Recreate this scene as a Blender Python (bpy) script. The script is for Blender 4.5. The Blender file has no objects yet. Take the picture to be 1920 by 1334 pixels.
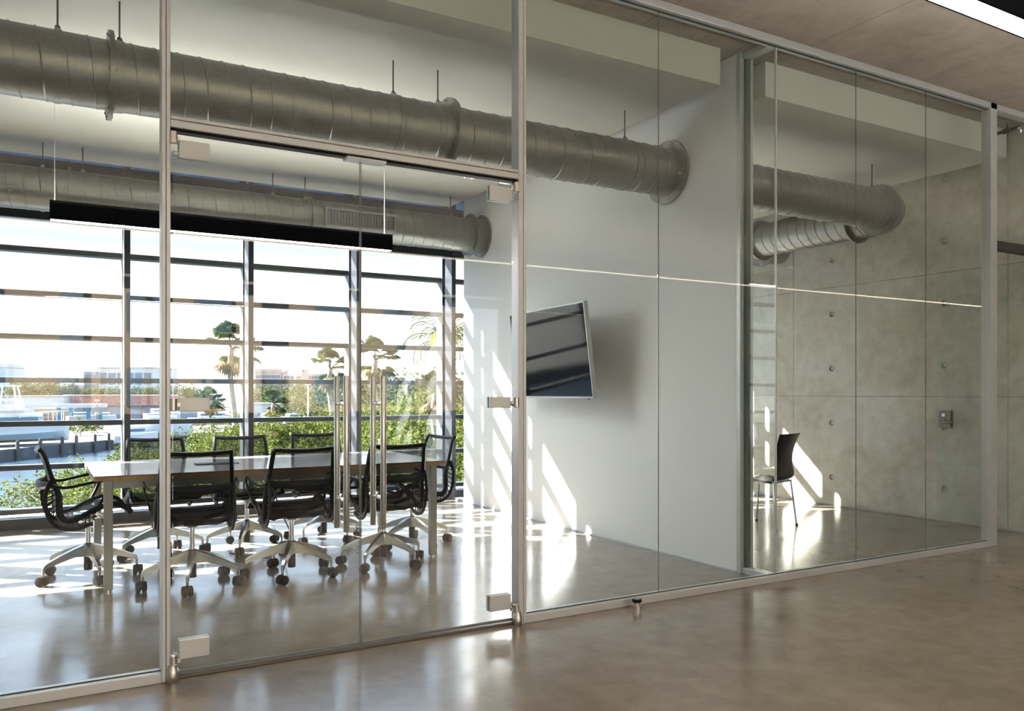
import bpy, bmesh, math, random
from mathutils import Vector, Matrix

random.seed(7)
sc = bpy.context.scene
col = sc.collection
PI = math.pi
rad = math.radians

# ------------------------------------------------------------------ camera numbers
FPX, HOR, EYE, YAW = 1535.0, 736.0, 1.27, rad(30)
FW = Vector((math.sin(YAW), math.cos(YAW), 0)); RT = Vector((math.cos(YAW), -math.sin(YAW), 0))


def at(px, py, d):
    """world point seen at photo pixel px,py at depth d along the lens axis"""
    return Vector((0, 0, EYE)) + d * (FW + RT * ((px - 960) / FPX) + Vector((0, 0, (HOR - py) / FPX)))


# ------------------------------------------------------------------ materials
class NT:
    def __init__(self, name):
        self.m = bpy.data.materials.new(name); self.m.use_nodes = True
        self.t = self.m.node_tree; self.t.nodes.clear()
        self.out = self.n('ShaderNodeOutputMaterial')

    def n(self, typ, **kw):
        nd = self.t.nodes.new(typ)
        for k, v in kw.items(): setattr(nd, k, v)
        return nd

    def l(self, a, b): self.t.links.new(a, b)

    def put(self, sock, v):
        if hasattr(v, 'links'): self.l(v, sock)
        else: sock.default_value = v

    def math(self, op, a, b=None, c=None):
        nd = self.n('ShaderNodeMath', operation=op)
        self.put(nd.inputs[0], a)
        if b is not None: self.put(nd.inputs[1], b)
        if c is not None: self.put(nd.inputs[2], c)
        return nd.outputs[0]

    def noise(self, scale, detail=4, vec=None, rough=.55, dist=0.0):
        nd = self.n('ShaderNodeTexNoise')
        nd.inputs['Scale'].default_value = scale; nd.inputs['Detail'].default_value = detail
        nd.inputs['Roughness'].default_value = rough; nd.inputs['Distortion'].default_value = dist
        if vec is not None: self.l(vec, nd.inputs['Vector'])
        return nd.outputs['Fac']

    def ramp(self, fac, stops):
        nd = self.n('ShaderNodeValToRGB'); e = nd.color_ramp.elements
        while len(e) < len(stops): e.new(.5)
        for i, (p, c) in enumerate(stops):
            e[i].position = p; e[i].color = (*c, 1)
        self.l(fac, nd.inputs[0]); return nd.outputs[0]

    def obj(self):
        return self.n('ShaderNodeTexCoord').outputs['Object']

    def bump(self, h, strength, dist, normal=None):
        nd = self.n('ShaderNodeBump'); nd.inputs['Strength'].default_value = strength
        nd.inputs['Distance'].default_value = dist; self.l(h, nd.inputs['Height'])
        if normal is not None: self.l(normal, nd.inputs['Normal'])
        return nd.outputs['Normal']

    def principled(self, col_=None, rough=.5, metal=0.0, **kw):
        b = self.n('ShaderNodeBsdfPrincipled')
        if col_ is not None:
            if isinstance(col_, tuple): b.inputs['Base Color'].default_value = (*col_, 1)
            else: self.l(col_, b.inputs['Base Color'])
        self.put(b.inputs['Roughness'], rough); self.put(b.inputs['Metallic'], metal)
        for k, v in kw.items(): self.put(b.inputs[k.replace('_', ' ')], v)
        self.l(b.outputs[0], self.out.inputs[0]); return b


def plain(name, c, rough=.5, metal=0.0, var=.06, scale=6, bump=0.0, **kw):
    t = NT(name); v = t.obj(); f = t.noise(scale, 3, v)
    lo = tuple(max(0, x * (1 - var)) for x in c); hi = tuple(min(1, x * (1 + var)) for x in c)
    b = t.principled(t.ramp(f, [(.3, lo), (.7, hi)]), rough, metal, **kw)
    if bump: t.l(t.bump(t.noise(scale * 25, 2, v), bump, .002), b.inputs['Normal'])
    return t.m


def glass(name, tint, r0):
    t = NT(name)
    g = t.n('ShaderNodeNewGeometry')
    d = t.n('ShaderNodeVectorMath', operation='DOT_PRODUCT')
    t.l(g.outputs['Normal'], d.inputs[0]); t.l(g.outputs['Incoming'], d.inputs[1])
    c = t.math('SUBTRACT', 1.0, t.math('ABSOLUTE', d.outputs['Value']))
    fr = t.math('MULTIPLY_ADD', t.math('POWER', c, 5.0), 1 - r0, r0)
    tr = t.n('ShaderNodeBsdfTransparent'); tr.inputs[0].default_value = (*tint, 1)
    gl = t.n('ShaderNodeBsdfGlossy'); gl.inputs['Roughness'].default_value = 0.0
    mx = t.n('ShaderNodeMixShader'); t.l(fr, mx.inputs[0]); t.l(tr.outputs[0], mx.inputs[1]); t.l(gl.outputs[0], mx.inputs[2])
    t.l(mx.outputs[0], t.out.inputs[0]); return t.m


def mesh_fabric(name, c, open_):
    t = NT(name)
    f = t.noise(30, 2, t.obj())
    b = t.principled(t.ramp(f, [(.3, tuple(x * .85 for x in c)), (.7, c)]), .8, Specular_IOR_Level=.15)
    tr = t.n('ShaderNodeBsdfTransparent'); mx = t.n('ShaderNodeMixShader'); mx.inputs[0].default_value = open_
    t.l(b.outputs[0], mx.inputs[1]); t.l(tr.outputs[0], mx.inputs[2]); t.l(mx.outputs[0], t.out.inputs[0])
    return t.m


def emit(name, c, s):
    t = NT(name); e = t.n('ShaderNodeEmission'); e.inputs[0].default_value = (*c, 1); e.inputs[1].default_value = s
    t.l(e.outputs[0], t.out.inputs[0]); return t.m


def leaf(name, c1, c2, trans=.45):
    t = NT(name)
    g = t.n('ShaderNodeNewGeometry')
    cr = t.ramp(g.outputs['Random Per Island'], [(0, c1), (1, c2)])
    d = t.n('ShaderNodeBsdfDiffuse'); tl = t.n('ShaderNodeBsdfTranslucent'); t.l(cr, d.inputs[0]); t.l(cr, tl.inputs[0])
    mx = t.n('ShaderNodeMixShader'); mx.inputs[0].default_value = trans
    t.l(d.outputs[0], mx.inputs[1]); t.l(tl.outputs[0], mx.inputs[2]); t.l(mx.outputs[0], t.out.inputs[0]); return t.m


def floor_mat():
    t = NT('polished_concrete'); v = t.obj()
    a = t.noise(.8, 6, v, .6); b = t.noise(7, 6, v, .65, .4)
    f = t.math('MULTIPLY_ADD', b, .45, t.math('MULTIPLY', a, .55))
    c = t.ramp(f, [(.34, (.165, .138, .106)), (.5, (.215, .182, .143)), (.66, (.265, .23, .185))])
    r = t.n('ShaderNodeMapRange'); t.l(t.noise(3.0, 2, v), r.inputs[0])
    r.inputs[1].default_value = .3; r.inputs[2].default_value = .7; r.inputs[3].default_value = .12; r.inputs[4].default_value = .21
    p = t.principled(c, r.outputs[0], IOR=1.48)
    h = t.math('ADD', t.math('MULTIPLY', t.noise(2.6, 1, v, .4), 1.0), t.math('MULTIPLY', t.noise(14, 1, v, .4), .05))
    t.l(t.bump(h, .12, .008), p.inputs['Normal'])
    return t.m


def concrete_wall_mat():
    t = NT('board_marked_concrete'); v = t.obj()
    sx = t.n('ShaderNodeSeparateXYZ'); t.l(v, sx.inputs[0]); y, z = sx.outputs[1], sx.outputs[2]

    def per(s, o, p):
        q = t.math('FRACT', t.math('ADD', t.math('DIVIDE', t.math('SUBTRACT', s, o), p), 20.5))
        return t.math('MULTIPLY', t.math('SUBTRACT', q, .5), p)
    ty, tz = per(y, 4.835, 1.317), per(z, .32, .6085)
    r = t.math('SQRT', t.math('ADD', t.math('MULTIPLY', ty, ty), t.math('MULTIPLY', tz, tz)))
    m1 = t.n('ShaderNodeMapRange', interpolation_type='SMOOTHSTEP'); t.l(r, m1.inputs[0])
    m1.inputs[1].default_value = .010; m1.inputs[2].default_value = .036
    j = t.math('MINIMUM', t.math('ABSOLUTE', per(z, 1.226, 1.22)), t.math('ABSOLUTE', per(y, 6.69, 2.463)))
    m2 = t.n('ShaderNodeMapRange', interpolation_type='SMOOTHSTEP'); t.l(j, m2.inputs[0])
    m2.inputs[1].default_value = .0008; m2.inputs[2].default_value = .004
    h = t.math('ADD', t.math('MULTIPLY', m1.outputs[0], 1.0), t.math('MULTIPLY', m2.outputs[0], .12))
    a = t.noise(1.1, 7, v, .62, .3); b = t.noise(9, 6, v, .7)
    f = t.math('MULTIPLY_ADD', b, .4, t.math('MULTIPLY', a, .6))
    c = t.ramp(f, [(.34, (.44, .40, .31)), (.5, (.60, .57, .485)), (.62, (.70, .68, .61))])
    jm = t.n('ShaderNodeMix', data_type='RGBA'); t.l(m2.outputs[0], jm.inputs[0])
    jm.inputs[6].default_value = (.43, .41, .35, 1); t.l(c, jm.inputs[7])
    p = t.principled(jm.outputs[2], .6)
    n1 = t.bump(h, 1.0, .045); t.l(t.bump(t.noise(40, 4, v), .12, .01, n1), p.inputs['Normal'])
    return t.m


def concrete_ceiling_mat():
    t = NT('cast_concrete_soffit'); v = t.obj()
    sx = t.n('ShaderNodeSeparateXYZ'); t.l(v, sx.inputs[0])

    def per(s, o, p):
        q = t.math('FRACT', t.math('ADD', t.math('DIVIDE', t.math('SUBTRACT', s, o), p), 20.5))
        return t.math('ABSOLUTE', t.math('MULTIPLY', t.math('SUBTRACT', q, .5), p))
    j = t.math('MINIMUM', per(sx.outputs[0], 4.6, 1.22), per(sx.outputs[1], 2.6, 2.44))
    m2 = t.n('ShaderNodeMapRange', interpolation_type='SMOOTHSTEP'); t.l(j, m2.inputs[0])
    m2.inputs[1].default_value = .001; m2.inputs[2].default_value = .008
    mp = t.n('ShaderNodeMapping'); t.l(v, mp.inputs[0]); mp.inputs['Scale'].default_value = (1.2, .8, 1)
    a = t.noise(1.0, 7, mp.outputs[0], .62, .6); b = t.noise(8, 6, v, .7)
    f = t.math('MULTIPLY_ADD', b, .35, t.math('MULTIPLY', a, .65))
    c = t.ramp(f, [(.32, (.30, .255, .21)), (.5, (.42, .37, .31)), (.68, (.53, .475, .41))])
    jm = t.n('ShaderNodeMix', data_type='RGBA'); t.l(m2.outputs[0], jm.inputs[0])
    t.l(t.ramp(f, [(0, (.24, .2, .16)), (1, (.4, .34, .28))]), jm.inputs[6]); t.l(c, jm.inputs[7])
    p = t.principled(jm.outputs[2], .7)
    t.l(t.bump(m2.outputs[0], .5, .01), p.inputs['Normal'])
    return t.m


def galvanized_mat():
    t = NT('galvanized_steel'); v = t.obj()
    vo = t.n('ShaderNodeTexVoronoi'); vo.inputs['Scale'].default_value = 45; t.l(v, vo.inputs['Vector'])
    s = t.math('MULTIPLY_ADD', t.noise(2.2, 4, v), .7, t.math('MULTIPLY', vo.outputs['Distance'], .3))
    c = t.ramp(s, [(.2, (.205, .205, .188)), (.65, (.262, .262, .242))])
    t.principled(c, .40, 1.0); return t.m


def water_mat():
    t = NT('canal_water'); v = t.obj()
    p = t.principled((.035, .055, .075), .06, IOR=1.33)
    mp = t.n('ShaderNodeMapping'); t.l(v, mp.inputs[0]); mp.inputs['Scale'].default_value = (1.0, 2.2, 1)
    t.l(t.bump(t.noise(1.6, 4, mp.outputs[0]), .5, .12), p.inputs['Normal']); return t.m


MT = {}
MT['floor'] = floor_mat(); MT['cwall'] = concrete_wall_mat(); MT['cceil'] = concrete_ceiling_mat()
MT['galv'] = galvanized_mat(); MT['water'] = water_mat()
MT['white'] = plain('white_wall_paint', (.85, .86, .86), .55, var=.01)
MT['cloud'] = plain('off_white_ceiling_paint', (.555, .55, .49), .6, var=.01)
MT['cloud2'] = plain('ceiling_paint_brightened', (.68, .67, .62), .6, var=.01)  # same ceiling paint, lightened to make up for light missing in the small room
MT['alu'] = plain('satin_aluminium', (.57, .585, .585), .42, .4, var=.03)
MT['bronze'] = plain('dark_bronze_frame', (.022, .024, .030), .32, .0, var=.1)
MT['louvre'] = plain('dark_louvre_paint', (.030, .034, .045), .45, .0, var=.1)
MT['glass'] = glass('clear_partition_glass', (.966, .984, .973), .028)
MT['wglass'] = glass('window_glass', (.985, .99, .99), .02)
MT['steel'] = plain('brushed_stainless', (.58, .55, .50), .28, 1.0, var=.05)
MT['dsteel'] = plain('dull_bronze_steel', (.23, .20, .175), .35, .8, var=.05)
MT['sill'] = plain('brown_threshold', (.13, .11, .09), .4, .3)
MT['chrome'] = plain('chrome', (.75, .75, .75), .10, 1.0, var=.02)
MT['castalu'] = plain('polished_cast_aluminium', (.50, .50, .485), .22, 1.0, var=.04)
MT['black'] = plain('black_plastic', (.009, .009, .011), .42, var=.1, Specular_IOR_Level=.2)
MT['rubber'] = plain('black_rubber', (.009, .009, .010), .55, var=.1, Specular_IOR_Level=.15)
MT['shell'] = plain('black_lacquered_plywood', (.012, .011, .012), .25, var=.15)
MT['graymesh'] = mesh_fabric('grey_mesh_fabric', (.20, .22, .24), .40)
MT['blackmesh'] = mesh_fabric('black_mesh_fabric', (.010, .0105, .012), .36)
MT['wood'] = plain('plywood_edge', (.42, .24, .11), .5, var=.25, scale=30)
MT['top'] = plain('grey_laminate', (.22, .21, .205), .12, var=.03)
MT['silver'] = plain('silver_powder_coat', (.26, .265, .26), .38, .5, var=.03)
MT['screen'] = plain('dark_screen_glass', (.006, .006, .007), .06, var=.1, Specular_IOR_Level=.17)
MT['bezel'] = plain('silver_bezel', (.42, .43, .44), .3, .6, var=.03)
MT['lampbody'] = plain('black_lamp_housing', (.004, .005, .008), .9, var=.1, Specular_IOR_Level=.1)
MT['lamp'] = emit('lamp_diffuser', (1.0, .85, .68), 5.0)
MT['lamp_far'] = emit('lamp_diffuser_dim', (1.0, .88, .74), 1.6)
MT['upfill'] = emit('added_upward_fill', (1.0, .97, .92), 36.0)  # upward glow added to brighten the corridor ceiling
MT['lamp_room'] = emit('lamp_diffuser_room', (1.0, .98, .95), 36.0)
MT['upfill_room'] = emit('added_upward_fill_room', (1.0, .985, .94), 31.0)  # added upward glow, fill for the conference room
MT['cable'] = plain('pale_cable', (.55, .54, .50), .5)
MT['silicone'] = plain('grey_silicone', (.16, .17, .16), .5)
MT['shade'] = glass('blue_tinted_glass', (.30, .42, .66), .03)
MT['ledge'] = plain('pale_ledge_concrete', (.62, .60, .56), .8, var=.06)
MT['pboard'] = plain('pale_board', (.66, .64, .57), .6, var=.02)
# outdoors
MT['ground'] = plain('dry_ground', (.05, .043, .033), .9, var=.25, scale=.3)
MT['channel'] = plain('dark_green_channel', (.13, .17, .155), .4)
MT['asphalt'] = plain('asphalt', (.10, .10, .095), .9, var=.2)
MT['quay'] = plain('quay_timber', (.055, .06, .065), .8, var=.3, scale=1.5)
MT['mud'] = plain('mangrove_bank', (.09, .085, .05), .9, var=.3, scale=1)
MT['leafA'] = leaf('mangrove_leaf', (.03, .042, .008), (.115, .125, .034))
MT['leafB'] = leaf('dark_tree_leaf', (.025, .034, .014), (.075, .082, .042))
MT['palmleaf'] = leaf('palm_leaf', (.016, .03, .009), (.05, .066, .02))
MT['drypalm'] = leaf('dry_palm_leaf', (.12, .096, .05), (.2, .165, .1))
MT['bark'] = plain('palm_trunk', (.30, .25, .19), .9, var=.25, scale=4)
MT['flower'] = leaf('yellow_palm_flower', (.50, .36, .03), (.62, .50, .08))
MT['bwhite'] = plain('white_stucco', (.42, .425, .43), .8, var=.03)
MT['bgrey'] = plain('blue_grey_panel', (.22, .24, .27), .8, var=.08)
MT['bwin'] = plain('building_window', (.09, .13, .17), .2, var=.1)
MT['tan'] = plain('tan_stucco', (.36, .265, .16), .85, var=.04)
MT['peach'] = plain('peach_stucco', (.42, .32, .26), .85, var=.04)
MT['rust'] = plain('rusty_steel', (.30, .17, .14), .8, var=.2)
MT['blue'] = plain('blue_steel_paint', (.06, .17, .24), .6, var=.1)
MT['teal'] = plain('pale_teal_hull', (.33, .42, .46), .4, var=.05)
MT['hull'] = plain('white_gelcoat', (.55, .56, .57), .3, var=.02)
MT['pile'] = plain('piling_timber', (.06, .05, .043), .9, var=.2)
MT['dome'] = plain('dome_fabric', (.34, .38, .42), .7, var=.03)
MT['post'] = plain('pale_post', (.6, .6, .6), .6)
MT['pipe'] = plain('dark_steel_pipe', (.06, .055, .05), .5, .3)


# ------------------------------------------------------------------ mesh builder
class MB:
    def __init__(s): s.v = []; s.f = []

    def add(s, vs, fs):
        o = len(s.v); s.v += [tuple(v) for v in vs]; s.f += [tuple(i + o for i in f) for f in fs]; return s

    def box(s, x0, x1, y0, y1, z0, z1):
        return s.add([(x, y, z) for x in (x0, x1) for y in (y0, y1) for z in (z0, z1)],
                     [(0, 1, 3, 2), (4, 6, 7, 5), (0, 4, 5, 1), (2, 3, 7, 6), (0, 2, 6, 4), (1, 5, 7, 3)])

    def obox(s, c, ax, ay, az):
        c = Vector(c); ax = Vector(ax); ay = Vector(ay); az = Vector(az)
        return s.add([c + ax * i + ay * j + az * k for i in (-1, 1) for j in (-1, 1) for k in (-1, 1)],
                     [(0, 1, 3, 2), (4, 6, 7, 5), (0, 4, 5, 1), (2, 3, 7, 6), (0, 2, 6, 4), (1, 5, 7, 3)])

    def tube(s, path, r, seg=10, caps=True, flat=1.0):
        P = [Vector(p) for p in path]; n = len(P)
        R = r if isinstance(r, (list, tuple)) else [r] * n
        T = [(P[min(i + 1, n - 1)] - P[max(i - 1, 0)]).normalized() for i in range(n)]
        up = Vector((0, 0, 1)) if abs(T[0].z) < .9 else Vector((1, 0, 0))
        u = T[0].cross(up).normalized(); vs = []
        for i in range(n):
            u = (u - T[i] * u.dot(T[i])).normalized(); w = T[i].cross(u)
            for k in range(seg):
                a = 2 * PI * k / seg
                vs.append(P[i] + u * (R[i] * math.cos(a)) + w * (R[i] * flat * math.sin(a)))
        fs = [(i * seg + k, i * seg + (k + 1) % seg, (i + 1) * seg + (k + 1) % seg, (i + 1) * seg + k) for i in range(n - 1) for k in range(seg)]
        if caps: fs += [tuple(range(seg))[::-1], tuple((n - 1) * seg + k for k in range(seg))]
        return s.add(vs, fs)

    def lathe(s, prof, c=(0, 0, 0), axis='z', seg=24):
        vs = []; n = len(prof)
        for r, h in prof:
            for k in range(seg):
                a = 2 * PI * k / seg; q, w = r * math.cos(a), r * math.sin(a)
                p = {'z': (q, w, h), 'x': (h, q, w), 'y': (w, h, q)}[axis]
                vs.append((p[0] + c[0], p[1] + c[1], p[2] + c[2]))
        fs = [(i * seg + k, i * seg + (k + 1) % seg, (i + 1) * seg + (k + 1) % seg, (i + 1) * seg + k) for i in range(n - 1) for k in range(seg)]
        fs += [tuple(range(seg))[::-1], tuple((n - 1) * seg + k for k in range(seg))]
        return s.add(vs, fs)

    def prism(s, poly, z0, z1):
        n = len(poly)
        return s.add([(x, y, z0) for x, y in poly] + [(x, y, z1) for x, y in poly],
                     [tuple(range(n))[::-1], tuple(range(n, 2 * n))] + [(i, (i + 1) % n, n + (i + 1) % n, n + i) for i in range(n)])

    def build(s, name, m, parent=None, smooth=False, bevel=0.0, loc=None):
        me = bpy.data.meshes.new(name); me.from_pydata(s.v, [], s.f)
        bm = bmesh.new(); bm.from_mesh(me); bmesh.ops.recalc_face_normals(bm, faces=bm.faces); bm.to_mesh(me); bm.free()
        me.materials.append(MT[m])
        if smooth:
            me.polygons.foreach_set('use_smooth', [True] * len(me.polygons)); me.set_sharp_from_angle(angle=rad(40))
        o = bpy.data.objects.new(name, me); col.objects.link(o)
        if parent: o.parent = parent
        if loc: o.location = loc
        if bevel:
            b = o.modifiers.new('edge', 'BEVEL'); b.width = bevel; b.segments = 2; b.limit_method = 'ANGLE'
        return o


def box(*a): return MB().box(*a)


def tag(o, label, cat, group=None, kind=None):
    o['label'] = label; o['category'] = cat
    if group: o['group'] = group
    if kind: o['kind'] = kind
    return o


def thing(name, label, cat, loc=(0, 0, 0), rz=0.0, group=None, kind=None):
    o = bpy.data.objects.new(name, None); col.objects.link(o); o.empty_display_size = .1
    o.location = loc; o.rotation_euler = (0, 0, rz); return tag(o, label, cat, group, kind)


KIDS = {}


def copy_tree(o, parent=None):
    c = o.copy(); col.objects.link(c)
    if parent: c.parent = parent
    for ch in [x for x in col.objects if x.parent == o]: copy_tree(ch, c)
    return c


# ------------------------------------------------------------------ room numbers
YP = 3.855               # front face of the glass partition
ZC = 3.654               # concrete soffit
ZK = 3.40                # underside of the dropped white ceilings
XW, XW2 = 4.255, 4.375   # white wall
XC = 7.69                # concrete wall
YF = 8.79                # inside of the window wall
XL = -4.6
XR = 13.2
YR = -5.2                # rear window wall

# ------------------------------------------------------------------ shell
tag(box(XL - .2, XR + .2, YR - .3, 9.0, -.35, 0).build('floor', 'floor'), 'polished grey brown concrete floor with soft reflections', 'floor', kind='structure')
tag(box(XL - .2, 8.0, 9.0, 10.05, -.35, -.015).build('trim_ledge', 'ledge'), 'pale concrete ledge outside under the sun louvres', 'ledge', kind='structure')
tag(box(XL - .2, XR + .2, YR - .6, 9.80, ZC, ZC + .3).build('ceiling', 'cceil'), 'board cast bare concrete ceiling over the corridor', 'ceiling', kind='structure')
tag(box(XR, XR + .2, YR, 8.95, 0, ZC).build('wall_corridor_end', 'bgrey'), 'grey corridor end wall outside the view', 'wall', kind='structure')
tag(box(8.0, XR, 3.80, 4.0, 0, ZC).build('wall_corridor_back', 'bgrey'), 'grey corridor wall past the concrete wall outside the view', 'wall', kind='structure')
tag(box(XC, 8.0, 3.80, 9.0, 0, ZC).build('wall_concrete', 'cwall'), 'bare concrete wall with round tie holes and panel joints', 'wall', kind='structure')
tag(box(XW, XW2, 4.20, 8.485, 0, ZC).build('wall_white', 'white'), 'white painted wall carrying the screen between the rooms', 'wall', kind='structure')
tag(box(XL - .2, XL, YR, 8.95, 0, ZC).build('wall_left', 'white'), 'white end wall outside the view', 'wall', kind='structure')
tag(box(XW, XW2 - .0, 8.485, 8.79, 0, .02).build('trim_wall_foot', 'alu'), 'metal floor strip between white wall end and window', 'trim', kind='structure')
tag(box(XW - .012, XW, 4.20, 8.485, .0, .012).build('baseboard_white', 'alu'), 'thin metal shadow strip at the foot of white wall', 'baseboard', kind='structure')
tag(box(XW - .004, XW2 + .004, 4.168, 4.20, 0, ZC).build('trim_wall_end', 'alu'), 'aluminium channel capping the front end of white wall', 'trim', kind='structure')
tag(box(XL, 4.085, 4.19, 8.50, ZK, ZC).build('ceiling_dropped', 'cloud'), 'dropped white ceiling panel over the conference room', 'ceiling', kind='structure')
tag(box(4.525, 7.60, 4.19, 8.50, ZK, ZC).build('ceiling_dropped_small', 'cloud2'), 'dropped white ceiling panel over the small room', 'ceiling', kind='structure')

# ------------------------------------------------------------------ window wall to the outside
MX = [(.765 + 1.168 * i) * 1.008 - .055 for i in range(-4, 7)]   # mullion left edges
for i, x in enumerate(MX):
    tag(box(x, x + .055, YF, YF + .19, 0, ZC).build('trim_mullion', 'bronze', bevel=.004), 'dark bronze vertical mullion of the window wall', 'mullion', 'mullions of the window wall', 'structure')
tag(box(XL, XC, YF + .005, YF + .18, 0, .10).build('trim_sill', 'bronze'), 'dark bronze bottom rail of the window wall', 'rail', kind='structure')
tag(box(XL, XC, YF + .02, YF + .17, 2.885, 3.455).build('trim_header', 'bronze'), 'dark spandrel band across the top of the windows', 'header', kind='structure')
tag(box(XL, XC, YF + .09, YF + .12, 3.455, ZC).build('window_clerestory', 'shade'), 'narrow dark blue fritted glass strip above the spandrel', 'window', kind='structure')
for i in range(len(MX) - 1):
    x0, x1 = MX[i] + .055, MX[i + 1]
    tag(box(x0, x1, YF + .10, YF + .112, .10, 2.885).build('window_%d' % (i + 1), 'wglass'), 'tall clear window bay facing the marina', 'window', 'window bays of the window wall', 'structure')
tag(box(MX[-1] + .055, XC, YF + .10, YF + .112, .10, 2.885).build('window_%d' % len(MX), 'wglass'), 'last window bay beside the concrete wall', 'window', kind='structure')

lv = thing('sun_louvre_screen', 'dark horizontal sun louvres fixed outside the window wall', 'sun louvres', (0, 9.06, 0))
for i in range(-3, 5):
    zc = 1.386 + .4185 * i
    MB().box(XL, XC + .3, .02, .15, zc - .025, zc + .025).build('blade', 'louvre', lv, bevel=.004)
for x in MX:
    MB().box(x + .002, x + .05, .0, .17, 0, ZC - .002).build('support_post', 'louvre', lv)

# ------------------------------------------------------------------ glass partition
NWIN = [20]


def pane(x0, x1, z0, z1, label, y0=YP + .035, y1=YP + .047):
    NWIN[0] += 1
    return tag(box(x0, x1, y0, y1, z0, z1).build('window_%d' % NWIN[0], 'glass'), label, 'glass panel', kind='structure')


def trim(name, b, label, bev=.003, m='alu'):
    return tag(b.build('trim_' + name, m, bevel=bev), label, 'frame', kind='structure')


ZT = 3.61
YB = YP + .08
pane(XL, .462, .042, ZT, 'large fixed glass panel left of the double doors')
pane(.498, 2.268, 2.485, ZT, 'glass transom above the double doors')
pane(2.317, 3.279, .042, ZT, 'fixed glass panel beside the double doors, in front of the screen')
pane(3.285, 4.297, .042, ZT, 'fixed glass panel in front of the white wall end')
pane(4.309, 5.121, .042, ZT, 'fixed glass panel in front of the black chair')
pane(5.127, 5.946, .042, ZT, 'fixed glass panel in the middle of the small room front')
pane(5.952, 6.765, .042, ZT, 'fixed glass panel in front of the open glass door')
pane(6.86, XC, 2.53, ZT, 'glass transom above the open doorway by the concrete wall')
tag(box(4.297, 4.309, YP + .047, 4.168, .042, ZT).build('window_40', 'glass'), 'narrow glass return joining the white wall end to the partition', 'glass panel', kind='structure')
trim('post_left', MB().box(.462, .479, YP, YB, 0, ZC).box(.4805, .498, YP, YB, 0, ZC), 'aluminium post at the hinge side of the left door')
trim('post_right', MB().box(2.268, 2.2985, YP, YB, 0, ZC).box(2.300, 2.317, YP, YB, 0, ZC), 'aluminium post at the hinge side of the right door')
trim('post_end', MB().box(6.765, 6.858, YP, YB, 0, ZC), 'wide aluminium end post beside the open doorway')
trim('door_head', MB().box(.498, 2.268, YP, YB, 2.435, 2.468).box(.498, 2.268, YP, YB, 2.470, 2.487), 'aluminium head rail over the double doors')
trim('door_gasket', MB().box(.498, 2.268, YP + .018, YP + .066, 2.424, 2.435), 'black strip painted for the shadow gap under the double door head rail', 0, 'rubber')  # black strip stands in for the shaded gap above the door leaves
trim('doorway_head', MB().box(6.858, XC, YP, YB, 2.455, 2.495).box(6.858, XC, YP + .01, YB, 2.497, 2.53), 'dark grey head rail over the open doorway', m='pipe')
for nm, x0, x1, lb in (('track_left', XL, .462, 'aluminium floor track under the left fixed glass'), ('track_right', 2.317, 6.765, 'aluminium floor track under the fixed glass panels')):
    trim(nm, MB().box(x0, x1, YP, YP + .032, 0, .045).box(x0, x1, YP + .05, YB, 0, .045).box(x0, x1, YP + .03, YP + .055, 0, .038), lb)
trim('top_track', MB().box(XL, XC, YP, YP + .032, ZT - .004, ZC).box(XL, XC, YP + .05, YB, ZT - .004, ZC).box(XL, XC, YP + .03, YP + .055, ZT + .005, ZC), 'aluminium track along the top of the partition')
MT['gasket'] = plain('dark_glazing_gasket', (.03, .045, .04), .5)
for nm, x0, x1, z0, lb in (('gasket_low_left', XL, .462, .0455, 'dark glazing gasket along the foot of the left fixed glass'), ('gasket_low_right', 2.317, 6.765, .0455, 'dark glazing gasket along the foot of the fixed glass panels'),
                           ('gasket_top', 2.317, 6.765, ZT - .009, 'dark glazing gasket along the top of the fixed glass panels')):
    trim(nm, box(x0, x1, YP + .0305, YP + .0335, z0 - .0045, z0 + .0045), lb, 0, 'gasket')
trim('return_tracks', MB().box(4.265, 4.345, YB, 4.168, 0, .04).box(4.265, 4.345, YB, 4.168, ZT, ZC), 'aluminium tracks of the narrow glass return')
trim('return_channel', MB().box(4.288, 4.326, 4.14, 4.168, .04, ZT), 'dark green grey wall channel holding the narrow glass return', m='channel')
for x, lb in ((3.282, 'first'), (5.124, 'third'), (5.949, 'fourth')):
    trim('joint_' + lb, box(x - .0022, x + .0022, YP + .035, YP + .039, .042, ZT), 'thin clear joint between the %s pair of fixed glass panels' % lb, 0, 'silicone')
trim('joint_corner', box(4.298, 4.309, YP + .034, YP + .047, .042, ZT), 'bright polished corner joint where the glass return meets the partition', 0, 'alu')


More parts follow.
